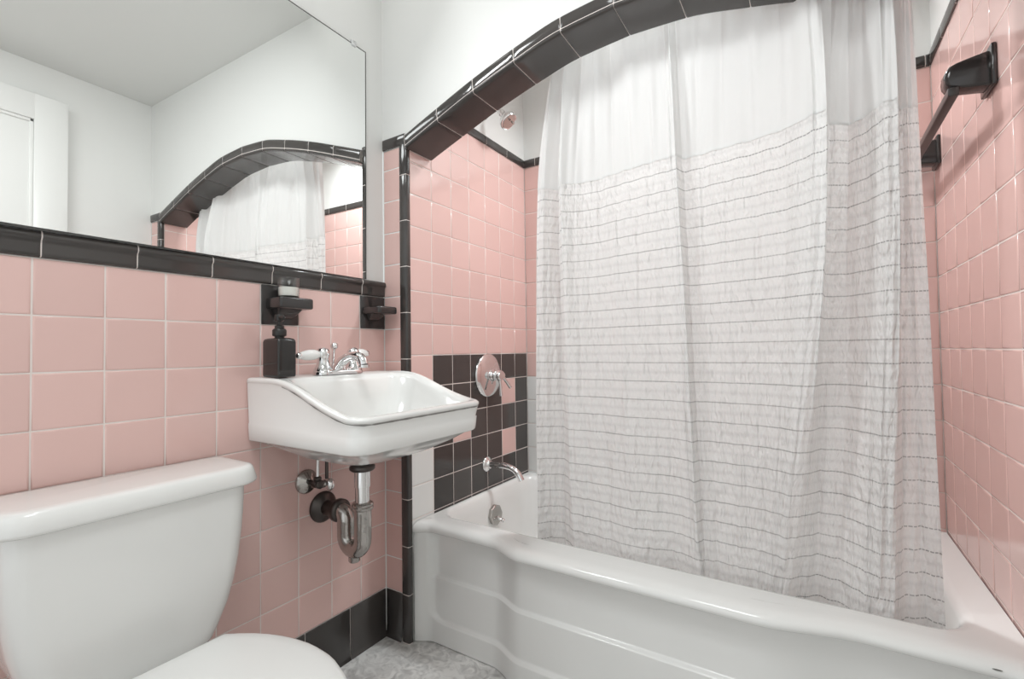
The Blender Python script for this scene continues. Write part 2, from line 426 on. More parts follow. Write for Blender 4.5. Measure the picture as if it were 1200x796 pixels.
# ------------------------------------------------------------------ alcove walls
b = MB()
b.box((-0.003, TH + 0.0005, 0.0), (XF - 0.003, YB + 0.1, ZC - 0.0005), pa)
b.box((0.05, 0.012, 0.0), (XF - 0.003, TH + 0.001, ZSP - 0.01), pa)
mpF = lambda u, v, d: Vector((XF + d, u, v))
YG = 0.1230
uF = [0.0155] + [YG + k * P for k in range(0, 6)] + [YB]
vF = [ZF + r * P for r in range(-8, 7)]
b.face([mpF(0.012, vF[0], -0.0012), mpF(YB, vF[0], -0.0012), mpF(YB, vF[-1], -0.0012), mpF(0.012, vF[-1], -0.0012)], gr)
def mfF(i, j):
    r = j - 8                                     # lower course line of this tile
    if i == 0:
        return wt if r <= -5 else pk
    if r < -2:
        if (i, r) in ((2, -5), (5, -4), (5, -6), (2, -3 - 10)): return pk
        return bk
    return pk
b.tiles(mpF, uF, vF, mfF)
struct(b.build('wall_alcove_left'))

b = MB()
b.box((-0.003, YB + 0.003, 0.0), (XW + 0.1, YB + 0.1, ZC - 0.0005), pa)
mpB = lambda u, v, d: Vector((u, YB - d, v))
uB = [XF] + [XF + k * P for k in range(1, 14)] + [XR]
b.face([mpB(XF, vF[0], -0.0012), mpB(XR, vF[0], -0.0012), mpB(XR, vF[-1], -0.0012), mpB(XF, vF[-1], -0.0012)], gr)
b.tiles(mpB, uB, vF, lambda i, j: wt if (i == 0 and j - 8 < -3) else pk)
struct(b.build('wall_alcove_back'))

b = MB()
b.box((XR + 0.003, TH + 0.0005, 0.0), (XW + 0.1, YB + 0.1, ZC - 0.0005), pa)
b.box((XR + 0.003, 0.012, 0.0), (XW - 0.03, TH + 0.001, ZSP - 0.01), pa)
mpR = lambda u, v, d: Vector((XR - d, u, v))
uR = [0.0155] + [YB - k * P for k in range(6, -1, -1)]
b.face([mpR(0.012, vF[0], -0.0012), mpR(YB, vF[0], -0.0012), mpR(YB, vF[-1], -0.0012), mpR(0.012, vF[-1], -0.0012)], gr)
def mfR(i, j):
    return pk
b.tiles(mpR, uR, vF, mfR)
struct(b.build('wall_alcove_right'))

topprof = [(-0.001, 0.0006), (0.004, 0.0012), (0.0055, 0.004), (0.006, 0.026), (0.0055, 0.032), (0.003, 0.0355), (-0.003, 0.036)]
zt = ZF + 6 * P
cap_run('trim_7', mpF, [TH + 0.004, 0.155, 0.306, 0.458, 0.613, YB - 0.001], zt, topprof)
cap_run('trim_8', mpB, [XF + 0.001, XF + 0.06] + [XF + 0.06 + 0.1525 * k for k in range(1, 10)] + [XR - 0.001], zt, topprof)
cap_run('trim_9', mpR, [TH + 0.004, 0.155, 0.306, 0.458, 0.613, YB - 0.001], zt, topprof)

# right wall of the room and the panelled door that lies open against it
plane_box('wall_right', (XW, YBACK, 0.0), (XW + 0.12, -0.0005, ZC - 0.0005), pa)
b = MB()
dx0, dx1 = XW - 0.055, XW - 0.018
dy0, dy1, dz1 = -1.10, -0.345, 2.075
b.box((dx0 + 0.010, dy0, 0.012), (dx1, dy1, dz1), M['door'], 0.002)
st = 0.112
def dbar(y0, y1, z0, z1): b.box((dx0, y0, z0), (dx0 + 0.012, y1, z1), M['door'], 0.0025)
dbar(dy0, dy0 + st, 0.012, dz1); dbar(dy1 - st, dy1, 0.012, dz1)
for z0, z1 in ((0.012, 0.22), (0.95, 1.07), (dz1 - st, dz1)): dbar(dy0 + st - 0.002, dy1 - st + 0.002, z0, z1)
for z0, z1 in ((0.22, 0.95), (1.07, dz1 - st)):
    for q0, q1, w0, w1 in ((dy0 + st, dy0 + st + 0.014, z0, z1), (dy1 - st - 0.014, dy1 - st, z0, z1), (dy0 + st, dy1 - st, z0, z0 + 0.014), (dy0 + st, dy1 - st, z1 - 0.014, z1)):
        b.box((dx0 + 0.004, q0, w0), (dx0 + 0.012, q1, w1), M['door'], 0.003)
door = struct(b.build('door_1'))

# ------------------------------------------------------------------ mirror
mr = thing('wall_mirror', (0.006, -0.69, 1.18), 'large frameless wall mirror standing on the black tile cap above the sink', 'mirror')
b = MB()
yaw = 0.02
def mp_(y, z, d):                              # the sheet stands a touch off the wall at its far end
    return Vector((0.0056 - yaw * (y + 0.1) + d, y, z))
y0m, y1m, z0m, z1m = -1.32, -0.0775, Z0 + 0.0535, 1.932
pts = [(y0m, z0m), (y1m - 0.003, z0m), (y1m, z1m), (y0m, z1m)]
b.face([mp_(y, z, 0) for y, z in pts], M['mirror'])
b.face([mp_(y, z, -0.005) for y, z in pts[::-1]], M['mirror_back'])
for k in range(4):
    a, c = pts[k], pts[(k + 1) % 4]
    b.face([mp_(*a, -0.005), mp_(*c, -0.005), mp_(*c, 0), mp_(*a, 0)], M['mirror_back'])
b.build('glass', mr, smooth=False)
b = MB()
b.face([mp_(y1m - 0.0060, z0m, 0.0004), mp_(y1m - 0.0030, z0m, 0.0004), mp_(y1m, z1m, 0.0004), mp_(y1m - 0.0030, z1m - 0.0030, 0.0004)], M['mirror_back'])
b.face([mp_(y0m, z1m - 0.0030, 0.0004), mp_(y1m - 0.0030, z1m - 0.0030, 0.0004), mp_(y1m, z1m, 0.0004), mp_(y0m, z1m, 0.0004)], M['mirror_back'])
b.build('edge', mr, smooth=False)
for yc_ in (-0.128, -1.2):
    b = MB(); xx = 0.0056 - yaw * (yc_ + 0.1)
    b.box((0.0, yc_ - 0.009, z1m - 0.008), (xx + 0.004, yc_ + 0.009, z1m + 0.010), M['clip'], 0.002)
    b.lathe([(0.0035, 0), (0.0035, 0.0012), (0.002, 0.002)], M['chrome'], (xx + 0.004, yc_, z1m + 0.004), (1, 0, 0), 12)
    o = b.build('clip', mr)

# ------------------------------------------------------------------ bathtub
RZ = 0.383
tub = thing('bathtub', (XC, 0.4, 0.0), 'white enamelled bathtub with a stepped bowed apron in the tiled alcove', 'bathtub')
def bow(x): return 0.040 * sstep(0.395, 0.515, x) * (1 - sstep(1.10, 1.31, x))
def ylip(x): return 0.040 - bow(x) - 0.027 * (1 - sstep(XF, XF + 0.060, x)) - 0.010 * sstep(XR - 0.06, XR, x)            # foremost line of the rolled rim
b = MB()
X0, X1 = XF + 0.002, XR - 0.002
NX = 220
# rolled front rim and apron as one strip of surface
xs = [lerp(X0, X1, k / NX) for k in range(NX + 1)]
def panel(x, z):
    """how far the apron lies back of its border"""
    e = 0.0055
    inx = sstep(0.146, 0.162, x) * (1 - sstep(1.496, 1.512, x))
    # rounded lower corners of the recess
    zb = 0.072
    dx = min(x - 0.150, 1.506 - x)
    if dx < 0.05: zb = 0.072 + (0.05 - math.sqrt(max(0.05**2 - (0.05 - max(dx, 0))**2, 0)))
    inz = sstep(zb - e, zb + e, z)
    t2 = sstep(0.206 - 0.0048, 0.206 + 0.0048, z) * sstep(0.150, 0.172, x) * (1 - sstep(1.484, 1.506, x))
    return inx * inz * 0.012 + t2 * 0.013
prof = []
zs_ = [0.344, 0.325, 0.31, 0.29, 0.27, 0.25, 0.235, 0.225, 0.215, 0.2118, 0.2105, 0.2092, 0.2078, 0.2060, 0.2042, 0.2028, 0.2014, 0.2002, 0.197, 0.187, 0.175, 0.155, 0.135, 0.115, 0.102, 0.094, 0.089, 0.085, 0.081, 0.079, 0.077, 0.075, 0.073, 0.071, 0.069, 0.067, 0.065, 0.063, 0.060, 0.056, 0.048, 0.035, 0.02, 0.002]
rows = []
for k, (dy, z) in enumerate([(0.058, RZ - 0.0002), (0.040, RZ), (0.026, RZ - 0.001), (0.015, RZ - 0.004), (0.007, RZ - 0.009), (0.002, RZ - 0.014), (0.0, RZ - 0.020), (0.001, RZ - 0.026), (0.005, RZ - 0.0305), (0.010, RZ - 0.033)]):
    rows.append([(x, ylip(x) + dy * (0.8 + 0.2 * sstep(0.0, 1, 1)), z) for x in xs])
for z in zs_:
    rows.append([(x, ylip(x) + 0.008 + panel(x, z), z) for x in xs])
vr = b.grid(rows, M['enamel'])
# rim top and basin
def rim_ring(x0, x1, y0, y1, r, z, bowk=0.0):
    pts = []
    for (x, y) in rrect(x0, x1, y0, y1, r, 8, 40):
        f = 1 - sstep(y0, y0 + 0.12, y)
        pts.append((x, y - (bowk * bow(x) if bowk < 1 else 0.040 - ylip(x)) * f, z(x, y) if callable(z) else z))
    return pts
yb_ = YB - 0.002
rings = [rim_ring(X0, X1, 0.040 + 0.058, yb_, 0.0, RZ - 0.0002, 1.0)]
def inner(ins, z, rad):      # inset from the inner edge of the rim
    return rim_ring(0.127 + ins[0], 1.470 - ins[1], 0.128 + ins[2], 0.722 - ins[3], rad, z, 0.12)
rings += [inner((-0.016, -0.020, -0.016, -0.016), RZ + 0.0002, 0.082), inner((-0.008, -0.010, -0.008, -0.008), RZ - 0.001, 0.080), inner((-0.002, -0.002, -0.002, -0.002), RZ - 0.006, 0.078),
          inner((0.003, 0.004, 0.003, 0.003), RZ - 0.016, 0.077), inner((0.008, 0.012, 0.008, 0.008), 0.33, 0.078), inner((0.014, 0.024, 0.014, 0.014), 0.26, 0.08),
          inner((0.024, 0.06, 0.024, 0.024), 0.17, 0.085), inner((0.04, 0.17, 0.036, 0.036), 0.10, 0.09), inner((0.07, 0.21, 0.06, 0.06), 0.068, 0.10), inner((0.12, 0.27, 0.10, 0.10), 0.055, 0.10), inner((0.4, 0.5, 0.25, 0.25), 0.05, 0.03)]
b.loft(rings, M['enamel'], cap0=False, cap1=True)
# end faces closing the apron against the walls, tile flange at the back
for x in (X0, X1):
    b.face([(x, ylip(x) + 0.008, 0.002), (x, 0.098, 0.002), (x, 0.098, RZ - 0.002), (x, ylip(x) + 0.030, RZ - 0.002)], M['enamel'])
b.build('shell', tub, angle=70)
# wear mark on the rim by the right end
b = MB()
zc_ = RZ - 0.0145
b.loft([[(1.484 + 0.007 * math.cos(t) * s_, ylip(1.484) + 0.0008 + 0.0008 * math.sin(t) * s_, zc_ + 0.0008 + 0.0010 * math.sin(t) * s_) for t in [2 * PI * k / 12 for k in range(12)]] for s_ in (1.0, 0.5)], M['stain'])
b.build('rim_chip', tub)
op = None
b = MB()
ocen = Vector((0.1425, 0.437, 0.291)); oax = Vector((1.0, 0.0, 0.10)).normalized()
b.lathe([(0.039, -0.004), (0.0405, 0.003), (0.0405, 0.008), (0.036, 0.0125), (0.024, 0.014), (0.010, 0.016), (0.0, 0.0165)], M['old_chrome'], ocen, oax, 8)
op = b.build('overflow_plate', tub, angle=30)
b = MB()
lp = ocen + oax * 0.014 + Vector((0, 0, -0.010))
b.tube([lp, lp + Vector((0.012, 0.0, -0.004)), lp + Vector((0.022, 0.002, -0.007))], [0.0085, 0.007, 0.006], M['chrome'], 14)
b.ball(lp + Vector((0.024, 0.002, -0.0075)), 0.0085, M['chrome'])
b.build('trip_lever', op)

# ------------------------------------------------------------------ tub spout, shower valve, shower head
sp = thing('tub_spout', (XF, 0.437, 0.487), 'slim bent chrome tub spout low on the black tile', 'faucet')
b = MB()
b.lathe([(0.030, 0.0), (0.031, 0.003), (0.029, 0.007), (0.022, 0.012), (0.017, 0.016), (0.0155, 0.020)], M['chrome'], (XF, 0.437, 0.487), (1, 0, 0), 28)
b.build('wall_flange', sp)
b = MB()
path = [(XF + 0.012, 0.437, 0.487), (XF + 0.05, 0.437, 0.4895), (XF + 0.085, 0.437, 0.490), (XF + 0.112, 0.437, 0.487), (XF + 0.132, 0.437, 0.480), (XF + 0.147, 0.437, 0.468), (XF + 0.158, 0.437, 0.452), (XF + 0.164, 0.437, 0.441)]
b.tube(path, [0.0125, 0.012, 0.0115, 0.0115, 0.0115, 0.012, 0.0125, 0.0125], M['chrome'], 20)
b.build('pipe', sp)

va = thing('shower_valve', (XF, 0.452, 0.843), 'round domed chrome shower valve with a lever handle on the black tile', 'shower valve')
b = MB()
vc = Vector((XF, 0.452, 0.843))
b.lathe([(0.086, 0.0), (0.088, 0.003), (0.0875, 0.0055), (0.083, 0.009), (0.070, 0.0145), (0.052, 0.019), (0.036, 0.022), (0.028, 0.0235)], M['chrome'], vc, (1, 0, 0), 48)
b.build('escutcheon', va)
b = MB()
b.lathe([(0.025, 0.022), (0.0255, 0.028), (0.021, 0.034), (0.0195, 0.046), (0.022, 0.052), (0.0225, 0.064), (0.019, 0.070), (0.0, 0.072)], M['chrome'], vc, (1, 0, 0), 28)
hb = b.build('hub', va)
b = MB()
b.tube([vc + Vector((0.058, 0.0, -0.012)), vc + Vector((0.062, 0.0, -0.035)), vc + Vector((0.064, 0.0, -0.064)), vc + Vector((0.065, 0.0, -0.082))], [0.0085, 0.0065, 0.0062, 0.0075], M['chrome'], 14)
b.build('lever', va)
b = MB()
b.ball(vc + Vector((0.050, 0.030, 0.0)), 0.014, M['chrome'])
b.tube([vc + Vector((0.050, 0.018, 0.0)), vc + Vector((0.050, 0.034, 0.0))], 0.010, M['chrome'], 14)
b.tube([vc + Vector((0.050, 0.036, -0.006)), vc + Vector((0.060, 0.052, -0.030)), vc + Vector((0.068, 0.066, -0.052))], [0.007, 0.0065, 0.0075], M['chrome'], 12)
b.build('diverter_lever', va)

sh = thing('shower_sprayer', (XF, 0.45, 1.90), 'small chrome shower head tilted down high on the white wall', 'shower head')
b = MB()
b.lathe([(0.026, 0.0), (0.027, 0.003), (0.022, 0.009), (0.012, 0.013)], M['chrome'], (XF, 0.45, 1.925), (1, 0, 0), 24)
b.build('wall_flange', sh)
b = MB()
b.tube([(XF + 0.006, 0.45, 1.925), (XF + 0.035, 0.45, 1.925), (XF + 0.06, 0.45, 1.919), (XF + 0.078, 0.45, 1.907), (XF + 0.088, 0.45, 1.896)], 0.0085, M['chrome'], 14)
b.build('arm', sh)
b = MB()
hax = Vector((0.62, 0.05, -0.78)).normalized(); ho = Vector((XF + 0.086, 0.45, 1.898))
b.ball(ho, 0.015, M['chrome'])
b.lathe([(0.013, 0.006), (0.014, 0.014), (0.020, 0.022), (0.031, 0.032), (0.036, 0.040), (0.037, 0.052), (0.034, 0.056), (0.031, 0.053), (0.0, 0.052)], M['chrome'], ho, hax, 28)
hd = b.build('head', sh)
b = MB()
b.lathe([(0.030, 0.0525), (0.029, 0.0555), (0.018, 0.0565), (0.0, 0.057)], M['old_chrome'], ho, hax, 28)
q = ho + hax * 0.055 + Vector((0.010, 0, 0.0))
b.tube([q, q + hax * 0.016], [0.004, 0.0035], M['old_chrome'], 10)
b.build('spray_face', hd)

# ------------------------------------------------------------------ shower curtain and its rod
cu = thing('shower_curtain', (0.95, 0.17, 0.2), 'white shower curtain with a plain header and rows of fine grey stitching', 'shower curtain')
# knots: u, then (x, y) at the top 1.93, at the header seam 1.44, and at the bottom 0.24
KN = [
 (0.575, 0.185, 0.511, 0.160, 0.486, 0.165),
 (0.590, 0.155, 0.540, 0.150, 0.518, 0.200),
 (0.603, 0.190, 0.572, 0.182, 0.560, 0.205),
 (0.628, 0.145, 0.602, 0.146, 0.610, 0.172),
 (0.660, 0.185, 0.640, 0.166, 0.665, 0.166),
 (0.700, 0.150, 0.700, 0.172, 0.735, 0.158),
 (0.740, 0.190, 0.760, 0.160, 0.800, 0.146),
 (0.790, 0.155, 0.820, 0.150, 0.850, 0.160),
 (0.850, 0.165, 0.880, 0.142, 0.905, 0.176),
 (0.900, 0.175, 0.925, 0.138, 0.955, 0.162),
 (0.922, 0.145, 0.940, 0.134, 0.976, 0.141),
 (0.932, 0.160, 0.948, 0.160, 0.985, 0.158),
 (0.985, 0.150, 0.990, 0.158, 1.015, 0.166),
 (1.050, 0.165, 1.050, 0.150, 1.060, 0.160),
 (1.110, 0.150, 1.120, 0.143, 1.095, 0.163),
 (1.170, 0.170, 1.185, 0.128, 1.120, 0.158),
 (1.215, 0.140, 1.238, 0.098, 1.140, 0.152),
 (1.250, 0.150, 1.262, 0.092, 1.165, 0.180),
 (1.290, 0.180, 1.268, 0.150, 1.215, 0.205),
 (1.320, 0.155, 1.305, 0.172, 1.262, 0.190),
 (1.340, 0.175, 1.335, 0.150, 1.300, 0.158),
 (1.355, 0.130, 1.358, 0.112, 1.325, 0.150),
 (1.375, 0.140, 1.381, 0.108, 1.352, 0.160),
 (1.385, 0.178, 1.386, 0.152, 1.376, 0.190),
 (1.405, 0.165, 1.404, 0.150, 1.416, 0.210),
 (1.416, 0.178, 1.423, 0.158, 1.447, 0.195)]
NK = len(KN)
def cloth(u, z):
    """point of the cloth at knot coordinate u (0..NK-1)"""
    def at(zz, ix):
        return None
    i = min(int(u), NK - 2); t = u - i
    t = t * t * (3 - 2 * t) * 0.55 + t * 0.45
    def row(k):
        x = [KN[k][0], KN[k][2], KN[k][4]]; y = [KN[k][1], KN[k][3], KN[k][5]]
        return (interp([(0.24, x[2]), (1.44, x[1]), (1.93, x[0])], z), interp([(0.24, y[2]), (1.44, y[1]), (1.93, y[0])], z))
    a, c = row(i), row(i + 1)
    x, y = lerp(a[0], c[0], t), lerp(a[1], c[1], t)
    y = 0.158 + (y - 0.158) * (1.45 if y < 0.158 else 1.35)
    # soft ripples of the cloth
    y += 0.0022 * math.sin(u * 7.3 + z * 5.1) + 0.0016 * math.sin(u * 12.7 - z * 11.0)
    if z < 0.42: y = max(y, 0.150)
    return Vector((x, y, z))
def cloth_panel(name, z0, z1, nz, m, dy=0.0, hem=None):
    NU = (NK - 1) * 12
    me_pts = []; us_ = [k / 12 for k in range(NU + 1)]
    L = [0.0]; mid = [cloth(u, 1.0) for u in us_]
    for a, c in zip(mid[:-1], mid[1:]): L.append(L[-1] + (c - a).length)
    bm = bmesh.new(); uvl = bm.loops.layers.uv.new('cloth'); G = []
    zz = [lerp(z1, z0, k / nz) for k in range(nz + 1)]
    for z in zz:
        row = []
        for u in us_:
            p = cloth(u, z); p.y += dy; row.append(bm.verts.new(p))
        G.append(row)
    for a in range(nz):
        for k in range(NU):
            f = bm.faces.new((G[a][k], G[a + 1][k], G[a + 1][k + 1], G[a][k + 1])); f.smooth = True
            for lp_, (aa, kk) in zip(f.loops, ((a, k), (a + 1, k), (a + 1, k + 1), (a, k + 1))):
                lp_[uvl].uv = (L[kk], zz[aa])
    me = bpy.data.meshes.new(name); bm.to_mesh(me); bm.free(); me.materials.append(m)
    o = bpy.data.objects.new(name, me); COL.objects.link(o); o.parent = cu; o.matrix_parent_inverse = Matrix.Translation(-cu.location)
    return o
cloth_panel('striped_panel', 0.27, 1.446, 110, M['cloth_stripe'])
cloth_panel('header_panel', 1.438, 1.93, 44, M['cloth_plain'], -0.0018)

b = MB()
b.tube([(XF + 0.004, 0.165, 1.945), (XR - 0.004, 0.165, 1.945)], 0.0125, M['chrome'], 18)
for x, s_ in ((XF, 1), (XR, -1)):
    b.lathe([(0.026, 0.0), (0.026, 0.004), (0.018, 0.012), (0.0145, 0.014)], M['chrome'], (x - s_ * 0.002, 0.165, 1.945), (s_, 0, 0), 20)
tag(b.build('shower_curtain_rod'), 'straight chrome rod across the alcove, hidden above the arch, carrying the curtain', 'curtain rod')

# ------------------------------------------------------------------ wall bar on the right tile
gb_ = thing('towel_bar', (XR, 0.49, 1.5), 'black square bar between two ceramic posts on the right pink tile wall', 'towel bar')
def post(yc_):
    b = MB(); zc = 1.506
    b.box((XR - 0.009, yc_ - 0.040, zc - 0.042), (XR - 0.0002, yc_ + 0.040, zc + 0.042), M['black_ceramic'], 0.003)
    # arm: tall at the wall, rounded at its outer end, in the x-z plane
    out = [(0.006, 0.036), (0.020, 0.0335), (0.040, 0.030), (0.058, 0.026), (0.068, 0.021), (0.0745, 0.012), (0.0765, 0.0), (0.0755, -0.012), (0.071, -0.020), (0.060, -0.026), (0.040, -0.030), (0.020, -0.033), (0.006, -0.036)]
    rings = []
    for yy, k in ((-0.023, 0.88), (-0.0215, 0.96), (-0.018, 1.0), (0.018, 1.0), (0.0215, 0.96), (0.023, 0.88)):
        rings.append([(XR - (0.006 + (a - 0.006) * (k if a > 0.03 else 1)), yc_ + yy, zc + c * k) for a, c in out])
    b.loft(rings, M['black_ceramic'])
    return b.build('post', gb_)
post(0.225); post(0.752 - 0.04)
b = MB()
b.box((XR - 0.074, 0.195, 1.4605), (XR - 0.056, 0.745, 1.4785), M['bar_black'], 0.002)
b.build('bar', gb_)

# ------------------------------------------------------------------ sink
SY = -0.2425
sk = thing('wall_hung_sink', (0.0, SY, 0.62), 'white porcelain wall hung sink with a worn grey line under its rim', 'sink')
def zr(x): return interp([(0.0, 0.8815), (0.10, 0.8815), (0.15, 0.878), (0.205, 0.864), (0.265, 0.841), (0.33, 0.8185), (0.385, 0.8055), (0.43, 0.8015)], x)
b = MB()
def sring(x0, x1, hw0, rf, z, rb=0.006):
    pts = rrect(x0, x1, SY - hw0, SY + hw0, (rb, rf, rf, rb), 8, 14)
    return [(x, y, z(x) if callable(z) else z) for x, y in pts]
HW = 0.2245
outer = [
 sring(0.150, 0.196, 0.023, 0.022, 0.636, 0.022),
 sring(0.143, 0.203, 0.030, 0.029, 0.645, 0.029),
 sring(0.110, 0.262, 0.085, 0.060, 0.655, 0.055),
 sring(0.070, 0.330, 0.135, 0.075, 0.673, 0.06),
 sring(0.030, 0.388, 0.178, 0.070, 0.702, 0.03),
 sring(0.006, 0.408, 0.207, 0.055, 0.7190, 0.006),
 sring(0.002, 0.4170, 0.2155, 0.047, 0.7205, 0.005),
 sring(0.002, 0.4190, 0.2175, 0.046, 0.7225, 0.005),
 sring(0.002, 0.4200, 0.2182, 0.045, 0.7245, 0.005),
 sring(0.002, 0.4215, 0.2190, 0.045, 0.735, 0.005),
 sring(0.002, 0.4240, 0.2200, 0.045, lambda x: 0.7585 + 0.006 * (1 - sstep(0.0, 0.4, x)), 0.005),
 sring(0.002, 0.4215, 0.2185, 0.045, lambda x: 0.7605 + 0.006 * (1 - sstep(0.0, 0.4, x)), 0.005),
 sring(0.002, 0.4270, 0.2225, 0.045, lambda x: zr(x) - 0.0165, 0.005)]
vro = b.grid(outer, M['porcelain'], closed=True); b.cap(vro[0], M['porcelain'], True)
edge = [outer[-1],
 sring(0.002, 0.4272, 0.2227, 0.045, lambda x: zr(x) - 0.0132, 0.005)]
b.grid(edge, M['stain'] if False else M['porcelain'], closed=True)
top = [edge[-1],
 sring(0.002, 0.4292, HW - 0.0004, 0.046, lambda x: zr(x) - 0.0112, 0.006),
 sring(0.002, 0.4300, HW, 0.046, lambda x: zr(x) - 0.0072, 0.008),
 sring(0.002, 0.4290, HW - 0.0006, 0.046, lambda x: zr(x) - 0.0038, 0.008),
 sring(0.003, 0.4250, HW - 0.0030, 0.045, lambda x: zr(x) - 0.0012, 0.010),
 sring(0.006, 0.4190, HW - 0.0075, 0.043, lambda x: zr(x) + 0.0004, 0.010),
 sring(0.010, 0.4120, HW - 0.0130, 0.040, lambda x: zr(x) - 0.0002, 0.010),
 sring(0.112, 0.4060, HW - 0.0190, 0.038, lambda x: zr(x) - 0.0020, 0.060),
 sring(0.120, 0.4010, HW - 0.0250, 0.036, lambda x: zr(x) - 0.0065, 0.060),
 sring(0.128, 0.3960, HW - 0.0310, 0.036, lambda x: zr(x) - 0.0140 - 0.006 * (1 - sstep(0.1, 0.2, x)), 0.058),
 sring(0.137, 0.3880, HW - 0.0400, 0.040, lambda x: lerp(zr(x), 0.79, 0.45) - 0.020, 0.056),
 sring(0.147, 0.3700, HW - 0.0570, 0.050, 0.765, 0.056),
 sring(0.156, 0.3380, HW - 0.0850, 0.060, 0.738, 0.052),
 sring(0.160, 0.2900, HW - 0.1250, 0.055, 0.716, 0.045),
 sring(0.158, 0.2350, HW - 0.1700, 0.036, 0.704, 0.034),
 sring(0.153, 0.1930, 0.020, 0.019, 0.700, 0.019)]
vrt = b.grid(top, M['porcelain'], closed=True); b.cap(vrt[-1], M['porcelain'])
b.build('basin', sk, angle=75)
# wear line under the rim, front and left side
b = MB()
def wear(pts):
    rows = [[], []]
    for k, (x, y, z, w) in enumerate(pts):
        rows[0].append((x, y, z + w)); rows[1].append((x, y, z - w))
    b.grid(rows, M['stain'])
ring = edge[1]; ring2 = edge[0]
seq = [(0.5 * (a[0] + c[0]), 0.5 * (a[1] + c[1]), 0.5 * (a[2] + c[2])) for a, c in zip(ring, ring2)]
pts = []
for (x, y, z) in seq:
    if x > 0.14 and y < SY + HW - 0.008:
        cx_, cy_ = x - 0.2, y - SY
        q = math.hypot(cx_, cy_); w = 0.0010 + 0.0009 * math.sin(7.0 * y + 40 * x) * math.sin(140 * y + 123 * x) + (0.0008 if x > 0.40 else 0.0)
        pts.append((x + 0.0008 * cx_ / q, y + 0.0008 * cy_ / q, z, max(w, 0.0003)))
wear(pts)
b.build('wear_line', sk)['label'] = 'grey wear line under the rim'
b = MB()
b.lathe([(0.019, 0.0), (0.019, 0.003), (0.014, 0.0035), (0.012, 0.001), (0.0, 0.001)], M['chrome'], (0.173, SY, 0.7005), (0, 0, 1), 24)
b.build('drain', sk)

# faucet
fa = thing('sink_faucet', (0.075, SY, 0.882), 'chrome faucet with two white porcelain lever handles on the sink ledge', 'faucet')
FZ = 0.882
b = MB()
b.loft([[(x, y, z) for x, y in rrect(0.075 - a, 0.075 + a, SY - 0.078 + (0.027 - a), SY + 0.078 - (0.027 - a), a * 0.98, 8, 6)] for a, z in ((0.027, FZ - 0.0003), (0.027, FZ + 0.006), (0.0255, FZ + 0.010), (0.020, FZ + 0.013), (0.012, FZ + 0.014))], M['chrome'])
b.build('base_plate', fa)
b = MB()
pth = [(0.075, SY, FZ + 0.008), (0.078, SY, FZ + 0.022), (0.090, SY, FZ + 0.034), (0.108, SY, FZ + 0.044), (0.130, SY, FZ + 0.050), (0.150, SY, FZ + 0.0505), (0.168, SY, FZ + 0.046), (0.178, SY, FZ + 0.036), (0.181, SY, FZ + 0.026)]
b.tube(pth, [0.019, 0.0165, 0.0145, 0.013, 0.0125, 0.0125, 0.013, 0.0135, 0.0125], M['chrome'], 20)
b.lathe([(0.0145, 0), (0.0150, 0.003), (0.0145, 0.008), (0.0125, 0.009)], M['chrome'], (0.1815, SY, FZ + 0.018), (0, 0, 1), 20)
b.build('spout', fa)
b = MB()
b.tube([(0.050, SY, FZ + 0.006), (0.052, SY, FZ + 0.045), (0.055, SY, FZ + 0.070)], 0.0035, M['chrome'], 10)
b.ball((0.056, SY, FZ + 0.080), 0.0105, M['chrome'])
b.lathe([(0.008, 0.0), (0.006, 0.012), (0.0038, 0.02)], M['chrome'], (0.050, SY, FZ + 0.010), (0.05, 0, 1), 14)
b.build('lift_rod', fa)
def handle(yh, d):
    b = MB()
    b.lathe([(0.0255, 0.0), (0.0245, 0.006), (0.0195, 0.014), (0.0160, 0.026), (0.0145, 0.035), (0.0165, 0.040), (0.0185, 0.048), (0.0178, 0.055), (0.0135, 0.062), (0.007, 0.0658), (0.0, 0.0668)], M['chrome'], (0.075, yh, FZ + 0.009), (0, 0, 1), 24)
    d = Vector(d).normalized(); o = Vector((0.075, yh, FZ + 0.057))
    b.lathe([(0.0085, 0.006), (0.0085, 0.020)], M['chrome'], o, d, 16)
    h = b.build('handle', fa)
    b = MB()
    b.lathe([(0.0085, 0.012), (0.0095, 0.018), (0.0120, 0.021), (0.0140, 0.030), (0.0145, 0.044), (0.0132, 0.056), (0.0108, 0.066), (0.0080, 0.073)], M['porcelain'], o, d, 20)
    q = b.build('lever', h); q['label'] = 'white porcelain lever'
    b = MB()
    b.lathe([(0.0080, 0.071), (0.0092, 0.074), (0.0086, 0.080), (0.0045, 0.0845), (0.0, 0.085)], M['chrome'], o, d, 16)
    b.build('lever_cap', h)
handle(SY - 0.051, (0.05, -1.0, -0.05))
handle(SY + 0.051, (-0.35, 1.0, 0.0))

